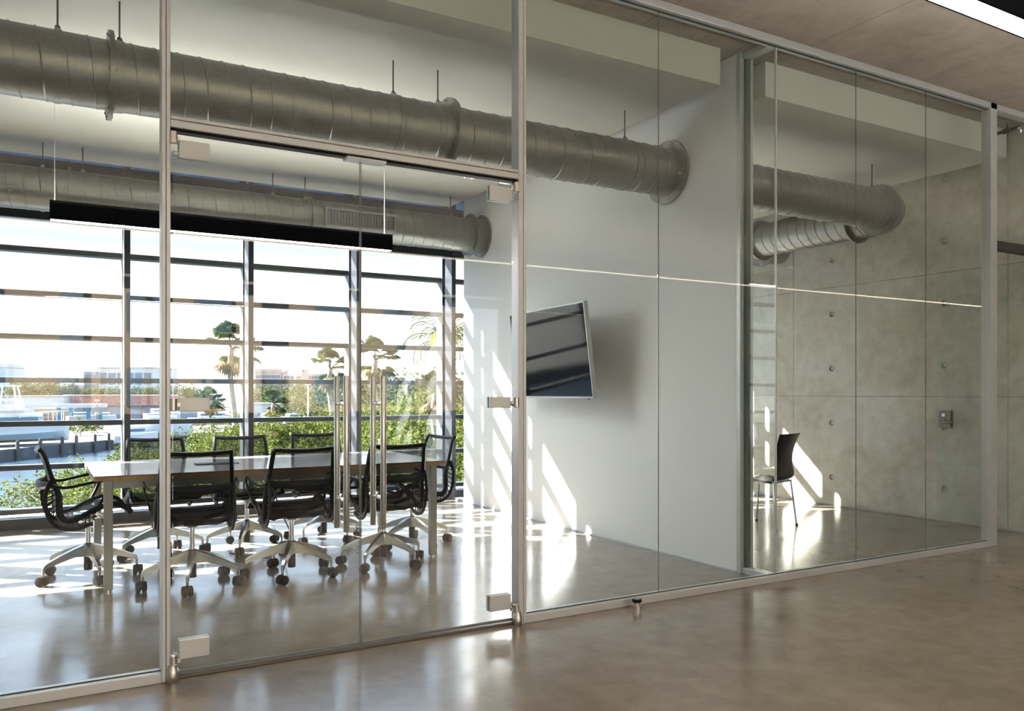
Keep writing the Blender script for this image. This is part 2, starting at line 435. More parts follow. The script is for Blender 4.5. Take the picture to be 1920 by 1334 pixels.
def glass_door(num, xh, xm, label):
    """xh hinge side x, xm meeting side x"""
    s = 1 if xm > xh else -1
    d = thing('door_%d' % num, label, 'door', (xh, YP + .041, 0), 0, kind='structure')
    w = abs(xm - xh)
    a, b = sorted((.012 * s, (w - .003) * s))
    box(a, b, -.006, .006, .03, 2.412).build('glass_leaf', 'glass', d)
    a2, b2 = sorted(((w - .0035) * s, (w - .0005) * s))
    box(a2, b2, -.006, -.002, .03, 2.412).build('edge_seal', 'silicone', d)
    a, b = sorted((.012 * s, (w - .003) * s))
    box(a, b, -.005, .005, .016, .03).build('bottom_seal', 'silicone', d)
    for z0, z1 in ((2.31, 2.39), (1.185, 1.245), (.085, .17)):
        p = MB(); a, b = sorted((.035 * s, .165 * s))
        p.box(a, b, -.022, -.0065, z0, z1).box(a, b, .0065, .022, z0, z1)
        a, b = sorted((.012 * s, .04 * s))
        p.box(a, b, -.014, -.0065, z0 + .01, z0 + .03).box(a, b, .0065, .014, z0 + .01, z0 + .03)
        h = p.build('patch_hinge', 'alu', d, bevel=.003)
        zz = z1 if z0 > 2 else (z0 if z0 < .5 else (z0 + z1) / 2)
        k = MB().lathe([(.014, -.028), (.017, -.026), (.017, .026), (.014, .028)], (.010 * s, -.035, zz), 'z', 16)
        k.box(*sorted((.008 * s, .04 * s)), -.035, -.018, zz - .009, zz + .009)
        k.build('pivot_pin', 'steel', h, smooth=True)
    xh_ = (w - .093) * s
    for y in (-.072, .072):
        g = MB(); g.lathe([(.0135, .595), (.0145, .597), (.0145, 1.348), (.0135, 1.350)], (xh_, y, 0), 'z', 20)
        bar = g.build('pull_bar', 'steel', d, smooth=True)
        m = MB()
        for z in (.745, 1.215):
            pts = [(.0095, 0), (.0105, .002), (.0105, .064)]
            m.lathe([(r, y + (h if y < 0 else -h)) for r, h in pts] if y > 0 else [(r, y + h) for r, h in pts], (xh_, 0, z), 'y', 14)
        m.build('standoff', 'steel', bar, smooth=True)
    return d


glass_door(1, .500, 1.377, 'left leaf of the frameless glass double doors with tall pull bar')
glass_door(2, 2.266, 1.380, 'right leaf of the frameless glass double doors with tall pull bar')
tag(box(1.30, 1.50, YP - .004, YP + .07, 2.412, 2.4235).build('trim_strike', 'alu'), 'strike plate under the door head where both leaves meet', 'strike plate', kind='structure')
tag(box(.498, 2.268, YP + .02, YP + .062, 0, .012).build('trim_threshold', 'sill', bevel=.003), 'thin metal threshold under the double doors', 'threshold', kind='structure')
for x, lb in ((.507, 'left'), (2.259, 'right')):
    tag(MB().lathe([(.024, 0), (.026, .003), (.026, .05), (.02, .058), (.02, .075)], (x, YP - .0, 0), 'z', 20).build('trim_pivot_' + lb, 'steel', smooth=True), 'steel floor pivot at the foot of the %s door' % lb, 'pivot', kind='structure')

# open glass door beside the concrete wall
d3 = thing('door_3', 'frameless glass door standing open against the concrete wall', 'door', (7.60, YP + .06, 0), 0, kind='structure')
box(-.006, .006, 0, .94, .02, 2.44).build('glass_leaf', 'glass', d3)
pl = MB().box(-.020, -.007, .79, .915, .925, 1.095).box(.007, .020, .79, .915, .925, 1.095).build('lock_plate', 'dsteel', d3, bevel=.003)
MB().lathe([(.022, -.030), (.022, -.020)], (0, .855, .985), 'x', 16).tube([(-.025, .855, .985), (-.065, .855, .985), (-.072, .845, .985), (-.072, .73, .982)], .009, 10).build('lever_handle', 'dsteel', pl, smooth=True)
MB().lathe([(.018, -.032), (.020, -.028), (.020, -.020)], (0, .855, 1.05), 'x', 16).build('lock_cylinder', 'chrome', pl, smooth=True)

ds = thing('door_stop', 'small round steel door stop on the floor before the glass', 'door stop', (3.03, YP - .07, 0))
MB().lathe([(.026, 0), (.026, .022), (.018, .024), (.018, .045)], seg=20).build('stem', 'steel', ds, smooth=True)
MB().lathe([(.024, .040), (.028, .044), (.028, .056), (.024, .060)], seg=20).build('bumper_ring', 'rubber', ds, smooth=True)
MB().lathe([(.020, .058), (.020, .066), (.012, .070)], seg=20).build('cap', 'steel', ds, smooth=True)


# ------------------------------------------------------------------ ducts
RD = .182


def spiral(m, p0, p1, r, pitch, seg=40, rr=.0048):
    p0, p1 = Vector(p0), Vector(p1); L = (p1 - p0).length; t = (p1 - p0).normalized()
    u = t.cross(Vector((0, 0, 1))).normalized(); w = t.cross(u)
    n = int(L / pitch * seg); pts = []
    for i in range(n + 1):
        a = 2 * PI * i / seg
        pts.append(p0 + t * (L * i / n) + (u * math.cos(a) + w * math.sin(a)) * r)
    m.tube(pts, rr, 5)


def flange(m, c, t, r0, r1, th=.012, rim=True):
    """angle ring: flat collar round a duct"""
    c, t = Vector(c), Vector(t).normalized()
    u = t.cross(Vector((0, 0, 1))).normalized(); w = t.cross(u); S = 48; vs = []
    for (r, h) in ((r0, -th), (r1, -th), (r1, th), (r0 + .008, th), (r0 + .006, th + .03), (r0, th + .03)):
        for k in range(S):
            a = 2 * PI * k / S; vs.append(c + t * h + (u * math.cos(a) + w * math.sin(a)) * r)
    fs = [((i % 6) * S + k, (i % 6) * S + (k + 1) % S, ((i + 1) % 6) * S + (k + 1) % S, ((i + 1) % 6) * S + k) for i in range(6) for k in range(S)]
    m.add(vs, fs)
    for k in range(12):
        a = 2 * PI * (k + .3) / 12; p = c + (u * math.cos(a) + w * math.sin(a)) * ((r0 + r1) / 2 + .006)
        m.tube([p - t * (th + .006), p + t * (th + .006)], .006, 6)


def bend(m, c, a0, a1, R, r, seg=40, n=14):
    """horizontal elbow: centre c, angle a0..a1"""
    pts = [(c[0] + R * math.cos(a0 + (a1 - a0) * i / n), c[1] + R * math.sin(a0 + (a1 - a0) * i / n), c[2]) for i in range(n + 1)]
    m.tube(pts, r, seg, caps=False)
    for i in (0, 4, 9, 14):
        p = Vector(pts[i]); a = a0 + (a1 - a0) * i / n
        t = Vector((-math.sin(a), math.cos(a), 0)); q = t.cross(Vector((0, 0, 1)))
        m.tube([p + (q * math.cos(b) + Vector((0, 0, 1)) * math.sin(b)) * r for b in [2 * PI * k / 40 for k in range(41)]], .005, 5)


def duct_pipe(name, parent, p0, p1, phase=0.0):
    m = MB(); n = 2
    m.tube([Vector(p0).lerp(Vector(p1), i / n) for i in range(n + 1)], RD, 56)
    spiral(m, p0, p1, RD, .118)
    return m.build(name, 'galv', parent, smooth=True)


def hanger(parent, x, y, z, dx=0.0):
    m = MB().tube([(x, y, z + RD + .0), (x, y, ZK - .0)], .005, 8)
    m.lathe([(.012, z + RD + .022), (.012, z + RD + .034)], (x, y, 0), 'z', 8)
    m.build('hanger_rod', 'pipe', parent)
    b = MB(); S = 40
    for r in (RD + .003, RD + .006): pass
    b.add([(x + h, y + (RD + q) * math.cos(2 * PI * k / S), z + (RD + q) * math.sin(2 * PI * k / S)) for (h, q) in ((-.016, .002), (.016, .002), (.016, .006), (-.016, .006)) for k in range(S)],
          [(i * S + k, i * S + (k + 1) % S, ((i + 1) % 4) * S + (k + 1) % S, ((i + 1) % 4) * S + k) for i in range(4) for k in range(S)])
    b.box(x - .014, x + .014, y - .02, y + .02, z + RD + .002, z + RD + .022)
    b.build('strap', 'galv', parent, smooth=True)


Y1, Z1 = 4.93, 2.985
d1 = thing('air_duct', 'near spiral steel air duct, running through the white wall to an elbow', 'air duct', (0, 0, 0))
duct_pipe('duct_pipe', d1, (XL, Y1, Z1), (.33, Y1, Z1)); duct_pipe('duct_pipe', d1, (.33, Y1, Z1), (2.34, Y1, Z1))
duct_pipe('duct_pipe', d1, (2.34, Y1, Z1), (XW + .005, Y1, Z1))
for x in (.33, 2.34):
    m = MB(); flange(m, (x, Y1, Z1), (1, 0, 0), RD, RD + .052); m.build('flange', 'galv', d1, smooth=True)
m = MB(); flange(m, (XW - .014, Y1, Z1), (-1, 0, 0), RD, RD + .062); m.build('wall_flange', 'galv', d1, smooth=True)
for x in (.083, .378, 1.966, 2.28, 3.83): hanger(d1, x, Y1, Z1)
XE, RB = 7.075, .27
duct_pipe('duct_pipe', d1, (XW2 - .005, Y1, Z1), (XE - RB, Y1, Z1))
m = MB(); flange(m, (XE - RB, Y1, Z1), (-1, 0, 0), RD, RD + .05); m.build('flange', 'galv', d1, smooth=True)
m = MB(); bend(m, (XE - RB, Y1 + RB, Z1), -PI / 2, 0, RB, RD + .003); m.build('elbow', 'galv', d1, smooth=True)
hanger(d1, 6.72, Y1, Z1)
ye = Y1 + RB
duct_pipe('duct_pipe', d1, (XE, ye, Z1), (XE, 6.62, Z1))
m = MB(); flange(m, (XE, ye + .16, Z1), (0, 1, 0), RD, RD + .045); m.build('flange', 'galv', d1, smooth=True)
m = MB(); flange(m, (XE, 6.60, Z1), (0, -1, 0), RD, RD + .045); m.build('flange', 'galv', d1, smooth=True)
m = MB(); bend(m, (XE + RB, 6.62, Z1), PI, PI / 2, RB, RD + .003); m.tube([(XE + RB, 6.62 + RB, Z1), (XC + .01, 6.62 + RB, Z1)], RD, 40); m.build('elbow', 'galv', d1, smooth=True)
m = MB(); flange(m, (XE + RB + .03, 6.62 + RB, Z1), (1, 0, 0), RD, RD + .05); m.build('flange', 'galv', d1, smooth=True)
tag(box(XC - .014, XC, 6.69, 7.5, 2.75, 3.38).build('wall_board', 'pboard', bevel=.003), 'pale board on the concrete wall where the duct enters', 'board')

Y2, Z2 = 8.04, 3.0
d2 = thing('air_duct', 'far spiral steel air duct with a grille, along the window wall', 'air duct', (0, 0, 0))
duct_pipe('duct_pipe', d2, (XL, Y2, Z2), (.225, Y2, Z2)); duct_pipe('duct_pipe', d2, (.225, Y2, Z2), (2.305, Y2, Z2)); duct_pipe('duct_pipe', d2, (2.305, Y2, Z2), (XW + .005, Y2, Z2))
for x in (.225, 2.305):
    m = MB(); flange(m, (x, Y2, Z2), (1, 0, 0), RD, RD + .03, .006); m.build('flange', 'galv', d2, smooth=True)
m = MB(); flange(m, (4.10, Y2, Z2), (-1, 0, 0), RD, RD + .05); m.build('flange', 'galv', d2, smooth=True)
m = MB(); flange(m, (XW - .012, Y2, Z2), (-1, 0, 0), RD, RD + .05); m.build('wall_flange', 'galv', d2, smooth=True)
for x in (.025, .327, 1.96, 2.277, 3.87): hanger(d2, x, Y2, Z2)
gy = Y2 - RD - .028
m = MB()
for a in ((2.42, 3.16, 2.905, 2.928), (2.42, 3.16, 3.062, 3.085), (2.42, 2.445, 2.928, 3.062), (3.135, 3.16, 2.928, 3.062)):
    m.box(a[0], a[1], gy, gy + .06, a[2], a[3])
gr = m.build('grille_frame', 'silver', d2, bevel=.003)
m = MB().box(2.445, 3.135, gy + .03, gy + .04, 2.928, 3.062)
for k in range(22): m.box(2.45 + k * .0316, 2.456 + k * .0316, gy + .008, gy + .03, 2.928, 3.062)
m.build('grille_bars', 'silver', gr)


# ------------------------------------------------------------------ pendant lamps
def lamp(label, x0, x1, y, z, w, h, cables, up='upfill', dn='lamp'):
    t = thing('pendant_lamp', label, 'lamp', ((x0 + x1) / 2, y, z)); L = (x1 - x0) / 2
    m = MB().box(-L, L, -w / 2, -w / 2 + .006, 0, h).box(-L, L, w / 2 - .006, w / 2, 0, h).box(-L + .006, L - .006, -w / 2 + .006, w / 2 - .006, h * .5, h * .5 + .004)
    m.box(-L, -L + .006, -w / 2 + .006, w / 2 - .006, 0, h).box(L - .006, L, -w / 2 + .006, w / 2 - .006, 0, h)
    m.build('housing', 'lampbody', t)
    box(-L + .006, L - .006, -w / 2 + .006, w / 2 - .006, .0005, .016).build('diffuser', dn, t)
    box(-L + .006, L - .006, -w / 2 + .006, w / 2 - .006, h - .02, h - .012).build('fill_strip', up, t)  # unseen glowing strip on top of the housing, added as fill
    for cx, top, r in cables:
        MB().tube([(cx - (x0 + x1) / 2, 0, h), (cx - (x0 + x1) / 2, 0, top - z)], r, 8).build('cable', 'cable', t)
    return t


lamp('long black linear pendant lamp hanging over the conference table', .06, 2.516, 6.36, 2.437, .08, .13, ((.09, ZK, .0015), (2.46, ZK, .004)), 'upfill_room', 'lamp_room')
lamp('lit linear pendant lamp hanging in the corridor before the partition', -3.6, 12.4, 1.433, 2.42, .082, .13, ((-2, ZC, .002), (1.2, ZC, .002), (4.2, ZC, .002), (6.6, ZC, .002)))
lamp('second linear pendant lamp deeper in the corridor behind the viewer', -3.6, 12.4, -2.2, 2.42, .082, .13, ((-2, ZC, .002), (2.2, ZC, .002), (6.6, ZC, .002)), dn='lamp_far')

# sprinkler pipe
sp = thing('sprinkler_pipe', 'dark sprinkler pipe under the concrete ceiling beside the concrete wall', 'pipe', (7.42, 0, 3.585))
MB().tube([(0, 3.97, 0), (0, 4.19, 0)], .015, 12).build('pipe_run', 'pipe', sp, smooth=True)
MB().tube([(0, 4.05, 0), (0, 4.12, 0)], .023, 12).tube([(0, 4.085, .01), (0, 4.085, ZC - 3.585 - .001)], .006, 8).build('coupling', 'pipe', sp, smooth=True)
MB().tube([(0, 3.955, 0), (0, 3.985, 0)], .024, 14).lathe([(.006, -.05), (.012, -.04), (.015, -.01)], (0, 3.97, 0), 'z', 12).build('sprinkler_head', 'chrome', sp, smooth=True)

# ------------------------------------------------------------------ television
tv = thing('television', 'large flat television tilted down on the white wall', 'television', (3.925, 6.14, 1.617))
tv.rotation_euler = (0, rad(-7.0), rad(-4.0))
hw, hh = .69, .40
m = MB().box(-.012, .028, -hw, -hw + .012, -hh, hh).box(-.012, .028, hw - .012, hw, -hh, hh).box(-.012, .028, -hw + .012, hw - .012, -hh, -hh + .016).box(-.012, .028, -hw + .012, hw - .012, hh - .012, hh)
m.build('bezel', 'bezel', tv, bevel=.002)
box(-.006, .024, -hw + .012, hw - .012, -hh + .016, hh - .012).build('screen', 'screen', tv)
box(.024, .06, -hw + .08, hw - .08, -hh + .06, hh - .12).build('rear_housing', 'black', tv, bevel=.01)
MB().box(.06, .075, -.25, .25, -.2, .2).obox((.18, 0, .02), (.12, 0, .010), (0, .05, 0), (0, 0, .03)).obox((.308, .02, .03), (.012, .001, .001), (-.008, .12, 0), (.012, 0, .14)).build('wall_arm', 'black', tv, bevel=.004)
box(-.012, .0, -.62, -.59, -hh - .008, -hh).build('sensor', 'black', tv)

# ------------------------------------------------------------------ table
tb = thing('conference_table', 'long grey topped conference table with plywood edge and silver legs', 'table', (1.51, 6.36, 0))
tx, ty = 1.215, .60
box(-tx, tx, -ty, ty, .732, .740).build('tabletop', 'top', tb, bevel=.001)
box(-tx + .001, tx - .001, -ty + .001, ty - .001, .708, .732).build('plywood_core', 'wood', tb)
for sx in (-1, 1):
    for sy in (-1, 1):
        cx, cy = sx * (tx - .085), sy * (ty - .045)
        lg = box(cx - .026, cx + .026, cy - .026, cy + .026, .012, .708).build('leg', 'silver', tb, bevel=.004)
        MB().lathe([(.022, 0), (.022, .012)], (cx, cy, 0), 'z', 16).build('leg_foot', 'chrome', lg, smooth=True)
for sy in (-1, 1):
    cy = sy * (ty - .045); box(-tx + .11, tx - .11, cy - .014, cy + .014, .655, .708).build('apron_rail', 'silver', tb, bevel=.002)
for sx in (-1, 1):
    cx = sx * (tx - .085); box(cx - .014, cx + .014, -ty + .07, ty - .07, .655, .708).build('apron_rail', 'silver', tb, bevel=.002)
box(-.52, -.22, -.06, .06, .7402, .7445).build('power_module', 'black', tb, bevel=.001)
box(-.40, .40, -.10, .10, .62, .66).build('cable_tray', 'black', tb)
crd = MB().tube([(1.50, 6.3, .62), (1.54, 6.25, .5), (1.60, 6.22, .32), (1.66, 6.24, .2), (1.63, 6.3, .08), (1.55, 6.38, .008), (1.40, 6.5, .006), (1.3, 6.7, .006)], .006, 8)
tag(crd.build('power_cord', 'silver', smooth=True), 'grey power cord hanging from under the table to the floor', 'cord')


# ------------------------------------------------------------------ mesh chairs
def smoothpts(P, n=6):
    out = []
    for i in range(len(P) - 1):
        p0, p1, p2, p3 = P[max(i - 1, 0)], P[i], P[i + 1], P[min(i + 2, len(P) - 1)]
        for k in range(n):
            t = k / n
            out.append(tuple(.5 * ((2 * b) + (-a + c) * t + (2 * a - 5 * b + 4 * c - d) * t * t + (-a + 3 * b - 3 * c + d) * t ** 3) for a, b, c, d in zip(p0, p1, p2, p3)))
    out.append(tuple(P[-1])); return out


PROF = smoothpts([(-.285, .890), (-.262, .84), (-.240, .76), (-.214, .67), (-.190, .60), (-.188, .53), (-.180, .465), (-.14, .430), (-.07, .445), (.016, .490), (.112, .520), (.18, .510), (.225, .478), (.235, .455)], 5)
NP = len(PROF)


def half(i):
    t = i / (NP - 1)
    return .200 + .035 * min(1, t / .45)


def chair(label, ang, seatmat, name='office_chair'):
    c = thing(name, label, 'chair')
    vs = []; S = 9
    for i, (x, z) in enumerate(PROF):
        w = half(i) - .004
        for k in range(S):
            q = -1 + 2 * k / (S - 1); sag = (1 - q * q) * .022
            tx_, tz_ = PROF[min(i + 1, NP - 1)][0] - PROF[max(i - 1, 0)][0], PROF[min(i + 1, NP - 1)][1] - PROF[max(i - 1, 0)][1]
            L = math.hypot(tx_, tz_); nx, nz = tz_ / L, -tx_ / L
            vs.append((x + nx * sag, q * w, z + nz * sag))
    fs = [(i * S + k, i * S + k + 1, (i + 1) * S + k + 1, (i + 1) * S + k) for i in range(NP - 1) for k in range(S - 1)]
    MB().add(vs, fs).build('mesh_seat_and_back', seatmat, c, smooth=True)
    for s in (-1, 1):
        m = MB()
        R = [(.011 if seatmat == 'graymesh' else .014) + .007 * min(1, max(0, (i - 10) / 12)) if i < 40 else .016 for i in range(NP)]
        m.tube([(x, s * half(i), z) for i, (x, z) in enumerate(PROF)], R, 8, flat=1.25)
        sp_ = smoothpts([(-.232, .70), (-.262, .62), (-.264, .54), (-.250, .47), (-.205, .402), (-.14, .375), (-.07, .375), (.0, .40)], 4)
        m.tube([(x, s * half(20), z) for x, z in sp_], .009, 6, flat=1.6)
        inner = PROF[13:48]
        for k in range(13):
            a = sp_[2 + int(k * (len(sp_) - 5) / 12)]; b = inner[2 + int(k * (len(inner) - 8) / 12)]
            m.tube([(a[0], s * half(20), a[1]), (b[0], s * half(22), b[1])], .0045, 5)
        m.build('side_spine', 'black', c, smooth=True)
    MB().tube([(-.292 - .014 * (1 - q * q), q * .205, .893 - .010 * (1 - q * q)) for q in [-1 + k / 6 for k in range(13)]], .015, 8).build('top_rail', 'black', c, smooth=True)
    MB().tube([(.232, q * .232, .458) for q in [-1 + k / 4 for k in range(9)]], .012, 8).build('front_rail', 'black', c, smooth=True)
    MB().tube([(-.225 - .075 * (1 - q * q), q * .235, .668 - .012 * (1 - q * q)) for q in [-1 + k / 8 for k in range(17)]], [.011 + .007 * (1 - abs(-1 + k / 8)) for k in range(17)], 8, flat=1.9).build('lumbar_brace', 'black', c, smooth=True)
    for s in (-1, 1):
        p = smoothpts([(-.225, s * .232, .668), (-.16, s * .258, .650), (-.06, s * .280, .665), (.04, s * .287, .685), (.085, s * .287, .680), (.100, s * .284, .650), (.075, s * .27, .58), (.03, s * .245, .495), (.01, s * .225, .465)], 5)
        MB().tube(p, .0066, 8, flat=1.5).build('armrest', 'black', c, smooth=True)
    m = MB().box(-.09, .09, -.06, .06, .405, .445)
    for s in (-1, 1):
        m.tube([(0, s * .05, .42), (-.06, s * .14, .41), (-.05, s * .225, .435)], .016, 8).tube([(.03, s * .05, .42), (.06, s * .14, .44), (.02, s * .225, .475)], .014, 8)
    m.tube([(.02, -.05, .41), (.03, -.24, .415)], .006, 6).tube([(.0, .05, .41), (.03, .2, .41)], .006, 6)
    m.build('tilt_mechanism', 'castalu' if seatmat == 'graymesh' else 'black', c, smooth=True)
    MB().lathe([(.030, .385), (.034, .39), (.034, .405)], seg=16).lathe([(.017, .235), (.017, .39)], seg=16).build('gas_column', 'chrome', c, smooth=True)
    MB().lathe([(.027, .055), (.027, .19)], seg=18).build('column_housing', 'black', c, smooth=True)
    b = MB().lathe([(.03, .17), (.04, .175), (.042, .20), (.036, .232), (.024, .240)], seg=20)
    for k in range(5):
        a = rad(ang) + 2 * PI * k / 5; ca, sa = math.cos(a), math.sin(a)
        sec = [(.02, .150, .236, .024), (.10, .158, .212, .019), (.20, .135, .178, .015), (.285, .112, .143, .012), (.306, .095, .128, .011)]
        vs = []
        for r, zl, zh, w in sec:
            for (u, z) in ((-w, zl), (w, zl), (w * .8, zh), (-w * .8, zh)): vs.append((r * ca - u * sa, r * sa + u * ca, z))
        fs = [(i * 4 + j, i * 4 + (j + 1) % 4, (i + 1) * 4 + (j + 1) % 4, (i + 1) * 4 + j) for i in range(len(sec) - 1) for j in range(4)] + [(3, 2, 1, 0), tuple(4 * (len(sec) - 1) + j for j in range(4))]
        b.add(vs, fs); b.tube([(.302 * ca, .302 * sa, .12), (.302 * ca, .302 * sa, .064)], .0085, 8)
    b.build('star_base', 'castalu', c, smooth=True)
    for k in range(5):
        a = rad(ang) + 2 * PI * k / 5; p = (.310 * math.cos(a), .310 * math.sin(a), 0)
        ca = a + random.uniform(-1.3, 1.3); t = Vector((math.cos(ca), math.sin(ca), 0)); w = MB()
        for sg in (-1, 1):
            q = Vector((p[0], p[1], .033)) + t * (sg * .018)
            w.tube([q - t * .0135, q - t * .011, q + t * .011, q + t * .0135], [.026, .033, .033, .026], 18)
        w.tube([Vector((p[0], p[1], .033)) - t * .01, Vector((p[0], p[1], .033)) + t * .01], .02, 12)
        w.tube([(p[0], p[1], .03), (p[0], p[1], .068)], .009, 8)
        w.build('caster', 'rubber', c, smooth=True)
    return c


def place(c, x, y, rz): c.location = (x, y, 0); c.rotation_euler = (0, 0, rad(rz)); return c


def setbase(rz, worldang): return worldang - rz


place(chair('grey mesh swivel chair at the table end away from the white wall', 64 - 2, 'graymesh'), .29, 6.31, 2)
place(chair('black mesh swivel chair seen from behind just past the left door post', 40 - 88, 'blackmesh'), .87, 5.71, 88)
place(chair('black mesh swivel chair seen from behind through the left glass door', 28 - 92, 'blackmesh'), 1.52, 5.70, 92)
place(chair('black mesh swivel chair seen from behind, behind the right door pull bar', 8 - 91, 'blackmesh'), 2.20, 5.71, 91)
place(chair('grey mesh swivel chair at the table end by the white wall', 64 - 187, 'graymesh'), 2.70, 6.35, 187)
place(chair('black mesh swivel chair across the table, partly behind the left door post', 60 - 272, 'blackmesh'), .82, 6.88, 272)
place(chair('black mesh swivel chair across the middle of the table, facing the doors', 32 - 269, 'blackmesh'), 1.46, 6.84, 269)
place(chair('black mesh swivel chair across the table, left of the pull bars', 4 - 268, 'blackmesh'), 2.13, 6.94, 268)

# ------------------------------------------------------------------ shell chair in the small room
hd = math.atan2(.96, -.28)
sc_ = thing('side_chair', 'black plywood shell chair on thin chrome legs in the small room', 'chair', (6.00, 5.55, 0), hd)
SP = smoothpts([(-.265, .885), (-.225, .80), (-.190, .68), (-.185, .58), (-.185, .51), (-.160, .462), (-.10, .448), (.0, .452), (.10, .462), (.17, .462), (.205, .445)], 5)


def sw(i):
    t = i / (len(SP) - 1)
    return .205 - .035 * math.sin(min(1, t / .5) * PI) + (.02 if t > .6 else 0)


vs = []; S = 9
for i, (x, z) in enumerate(SP):
    for k in range(S):
        q = -1 + 2 * k / (S - 1)
        back = max(0, 1 - i / 22)
        vs.append((x + back * .03 * q * q, q * sw(i), z - (0 if i < 22 else .012 * (1 - q * q))))
fs = [(i * S + k, i * S + k + 1, (i + 1) * S + k + 1, (i + 1) * S + k) for i in range(len(SP) - 1) for k in range(S - 1)]
sh = MB().add(vs, fs).build('shell', 'shell', sc_, smooth=True)
so = sh.modifiers.new('ply', 'SOLIDIFY'); so.thickness = .012
MB().tube([(-.165, -.185, .428), (-.165, .185, .428), (.155, .185, .432), (.155, -.185, .432), (-.165, -.185, .428)], .009, 8).build('seat_frame', 'chrome', sc_, smooth=True)
for sx, sy in ((-1, -1), (-1, 1), (1, -1), (1, 1)):
    lg = MB().tube([(sx * .16, sy * .185, .43), (sx * .205, sy * .215, .012)], .0095, 10).build('leg', 'chrome', sc_, smooth=True)
    MB().lathe([(.013, 0), (.013, .014)], (sx * .206, sy * .216, 0), 'z', 10).build('glide', 'rubber', lg)

# ------------------------------------------------------------------ rear window wall (behind the viewer, seen in reflections)
tag(box(XL, XR, YR - .15, YR, 3.0, ZC).build('wall_rear', 'bgrey'), 'grey band over the rear windows', 'wall', kind='structure')
tag(box(XL, XR, YR - .15, YR, 0, .95).build('wall_rear_low', 'pile'), 'dark low wall under the rear windows', 'wall', kind='structure')
rx = [XL + 1.98 * i for i in range(7)]; XRW = rx[-1] + .10
for i, x in enumerate(rx):
    tag(box(x, x + .10, YR - .15, YR, .95, 3.0).build('trim_rear_mullion', 'bronze'), 'dark mullion of the rear windows', 'mullion', 'mullions of the rear windows', 'structure')
for i in range(6):
    tag(box(rx[i] + .10, rx[i + 1], YR - .08, YR - .07, .95, 3.0).build('window_%d' % (50 + i), 'wglass'), 'rear window bay facing the tan building', 'window', 'rear window bays', 'structure')
tag(box(XRW, XR, YR - .15, YR, .95, 3.0).build('wall_rear_solid', 'bgrey'), 'grey solid wall beside the rear windows', 'wall', kind='structure')

# ================================================================== OUTDOORS
ZG, ZW = -3.6, -4.5
tag(box(-140, 260, 10.3, 150, ZW - .5, ZW).build('canal_water', 'water'), 'blue grey canal water between building and quay', 'water', kind='structure')
qa, qb = Vector((-2.85, 80.9)), Vector((4.9, 91.1)); qd = (qb - qa).normalized(); qn = Vector((-qd.y, qd.x))
q0 = qa - qd * 60; q1 = qb + qd * 14
tag(MB().prism([(q0.x, q0.y), (q1.x, q1.y), (60, 118), (700, 180), (900, 1200), (-900, 1200), (-700, 30)], ZG - 1.6, ZG).build('marina_ground', 'ground'), 'sandy marina ground beyond the canal', 'ground', kind='structure')
w0, w1 = q0 - qn * .0, q1 - qn * .0
tag(MB().add([(w0.x + qn.x * a, w0.y + qn.y * a, z) for a in (-.25, -.02) for z in (ZW, ZG + .05)] + [(w1.x + qn.x * a, w1.y + qn.y * a, z) for a in (-.25, -.02) for z in (ZW, ZG + .05)],
             [(0, 1, 3, 2), (4, 6, 7, 5), (0, 4, 5, 1), (2, 3, 7, 6), (0, 2, 6, 4), (1, 5, 7, 3)]).build('trim_quay', 'quay'), 'dark timber quay wall along the canal', 'quay wall', kind='structure')
tag(MB().prism([(3, 10.4), (12, 24), (11, 60), (24, 92), (80, 112), (400, 150), (300, 10.4)], ZW - .3, ZW + .35).build('ground_bank', 'mud'), 'muddy mangrove bank on the near side of the canal', 'ground', kind='structure')
tag(box(-300, 300, -600, YR - .8, ZG - 1, ZG).build('ground_rear', 'asphalt'), 'paved yard behind the building', 'ground', kind='structure')


def bush_mesh(n, rx_, ry_, rz_, size, seed, squash=.55):
    r = random.Random(seed); m = MB()
    for _ in range(n):
        th = r.uniform(0, 2 * PI); ph = math.acos(r.uniform(-.35, 1)); rr = r.uniform(.72, 1.05) * (1 + .16 * math.sin(3 * th + seed) + .13 * math.sin(5 * ph + 2 * th + seed * 2))
        c = Vector((rx_ * rr * math.sin(ph) * math.cos(th), ry_ * rr * math.sin(ph) * math.sin(th), rz_ * rr * math.cos(ph)))
        a = Vector((r.uniform(-1, 1), r.uniform(-1, 1), r.uniform(-.3, 1))).normalized(); b = a.cross(Vector((r.uniform(-1, 1), r.uniform(-1, 1), r.uniform(-1, 1)))).normalized()
        s = size * r.uniform(.6, 1.3)
        m.add([c - a * s * .5, c + b * s * squash * .5, c + a * s * .5, c - b * s * squash * .5], [(0, 1, 2, 3)])
    return m


bushes = []


def bush_proto(kind, n, r3, size, seed, leafm, sticks=9):
    o = thing(kind, 'x', 'bush' if 'mangrove' in kind or 'scrub' in kind else 'tree')
    bush_mesh(n, *r3, size, seed).build('foliage', leafm, o)
    m = MB(); r = random.Random(seed)
    for _ in range(sticks):
        a = r.uniform(0, 2 * PI); e = Vector((math.cos(a) * r3[0] * .7, math.sin(a) * r3[1] * .7, r.uniform(.1, .8) * r3[2]))
        m.tube([(e.x * .12, e.y * .12, -r3[2] * 1.0), (e.x * .5, e.y * .5, -r3[2] * .2), tuple(e)], [.06 * r3[0] / 2, .035 * r3[0] / 2, .015 * r3[0] / 2], 6)
    m.build('branches', 'bark', o); return o


protos = [bush_proto('mangrove_bush', 8200, (2.2, 2.0, 2.0), .125, s, 'leafA') for s in (1, 2, 3)]
used = set()


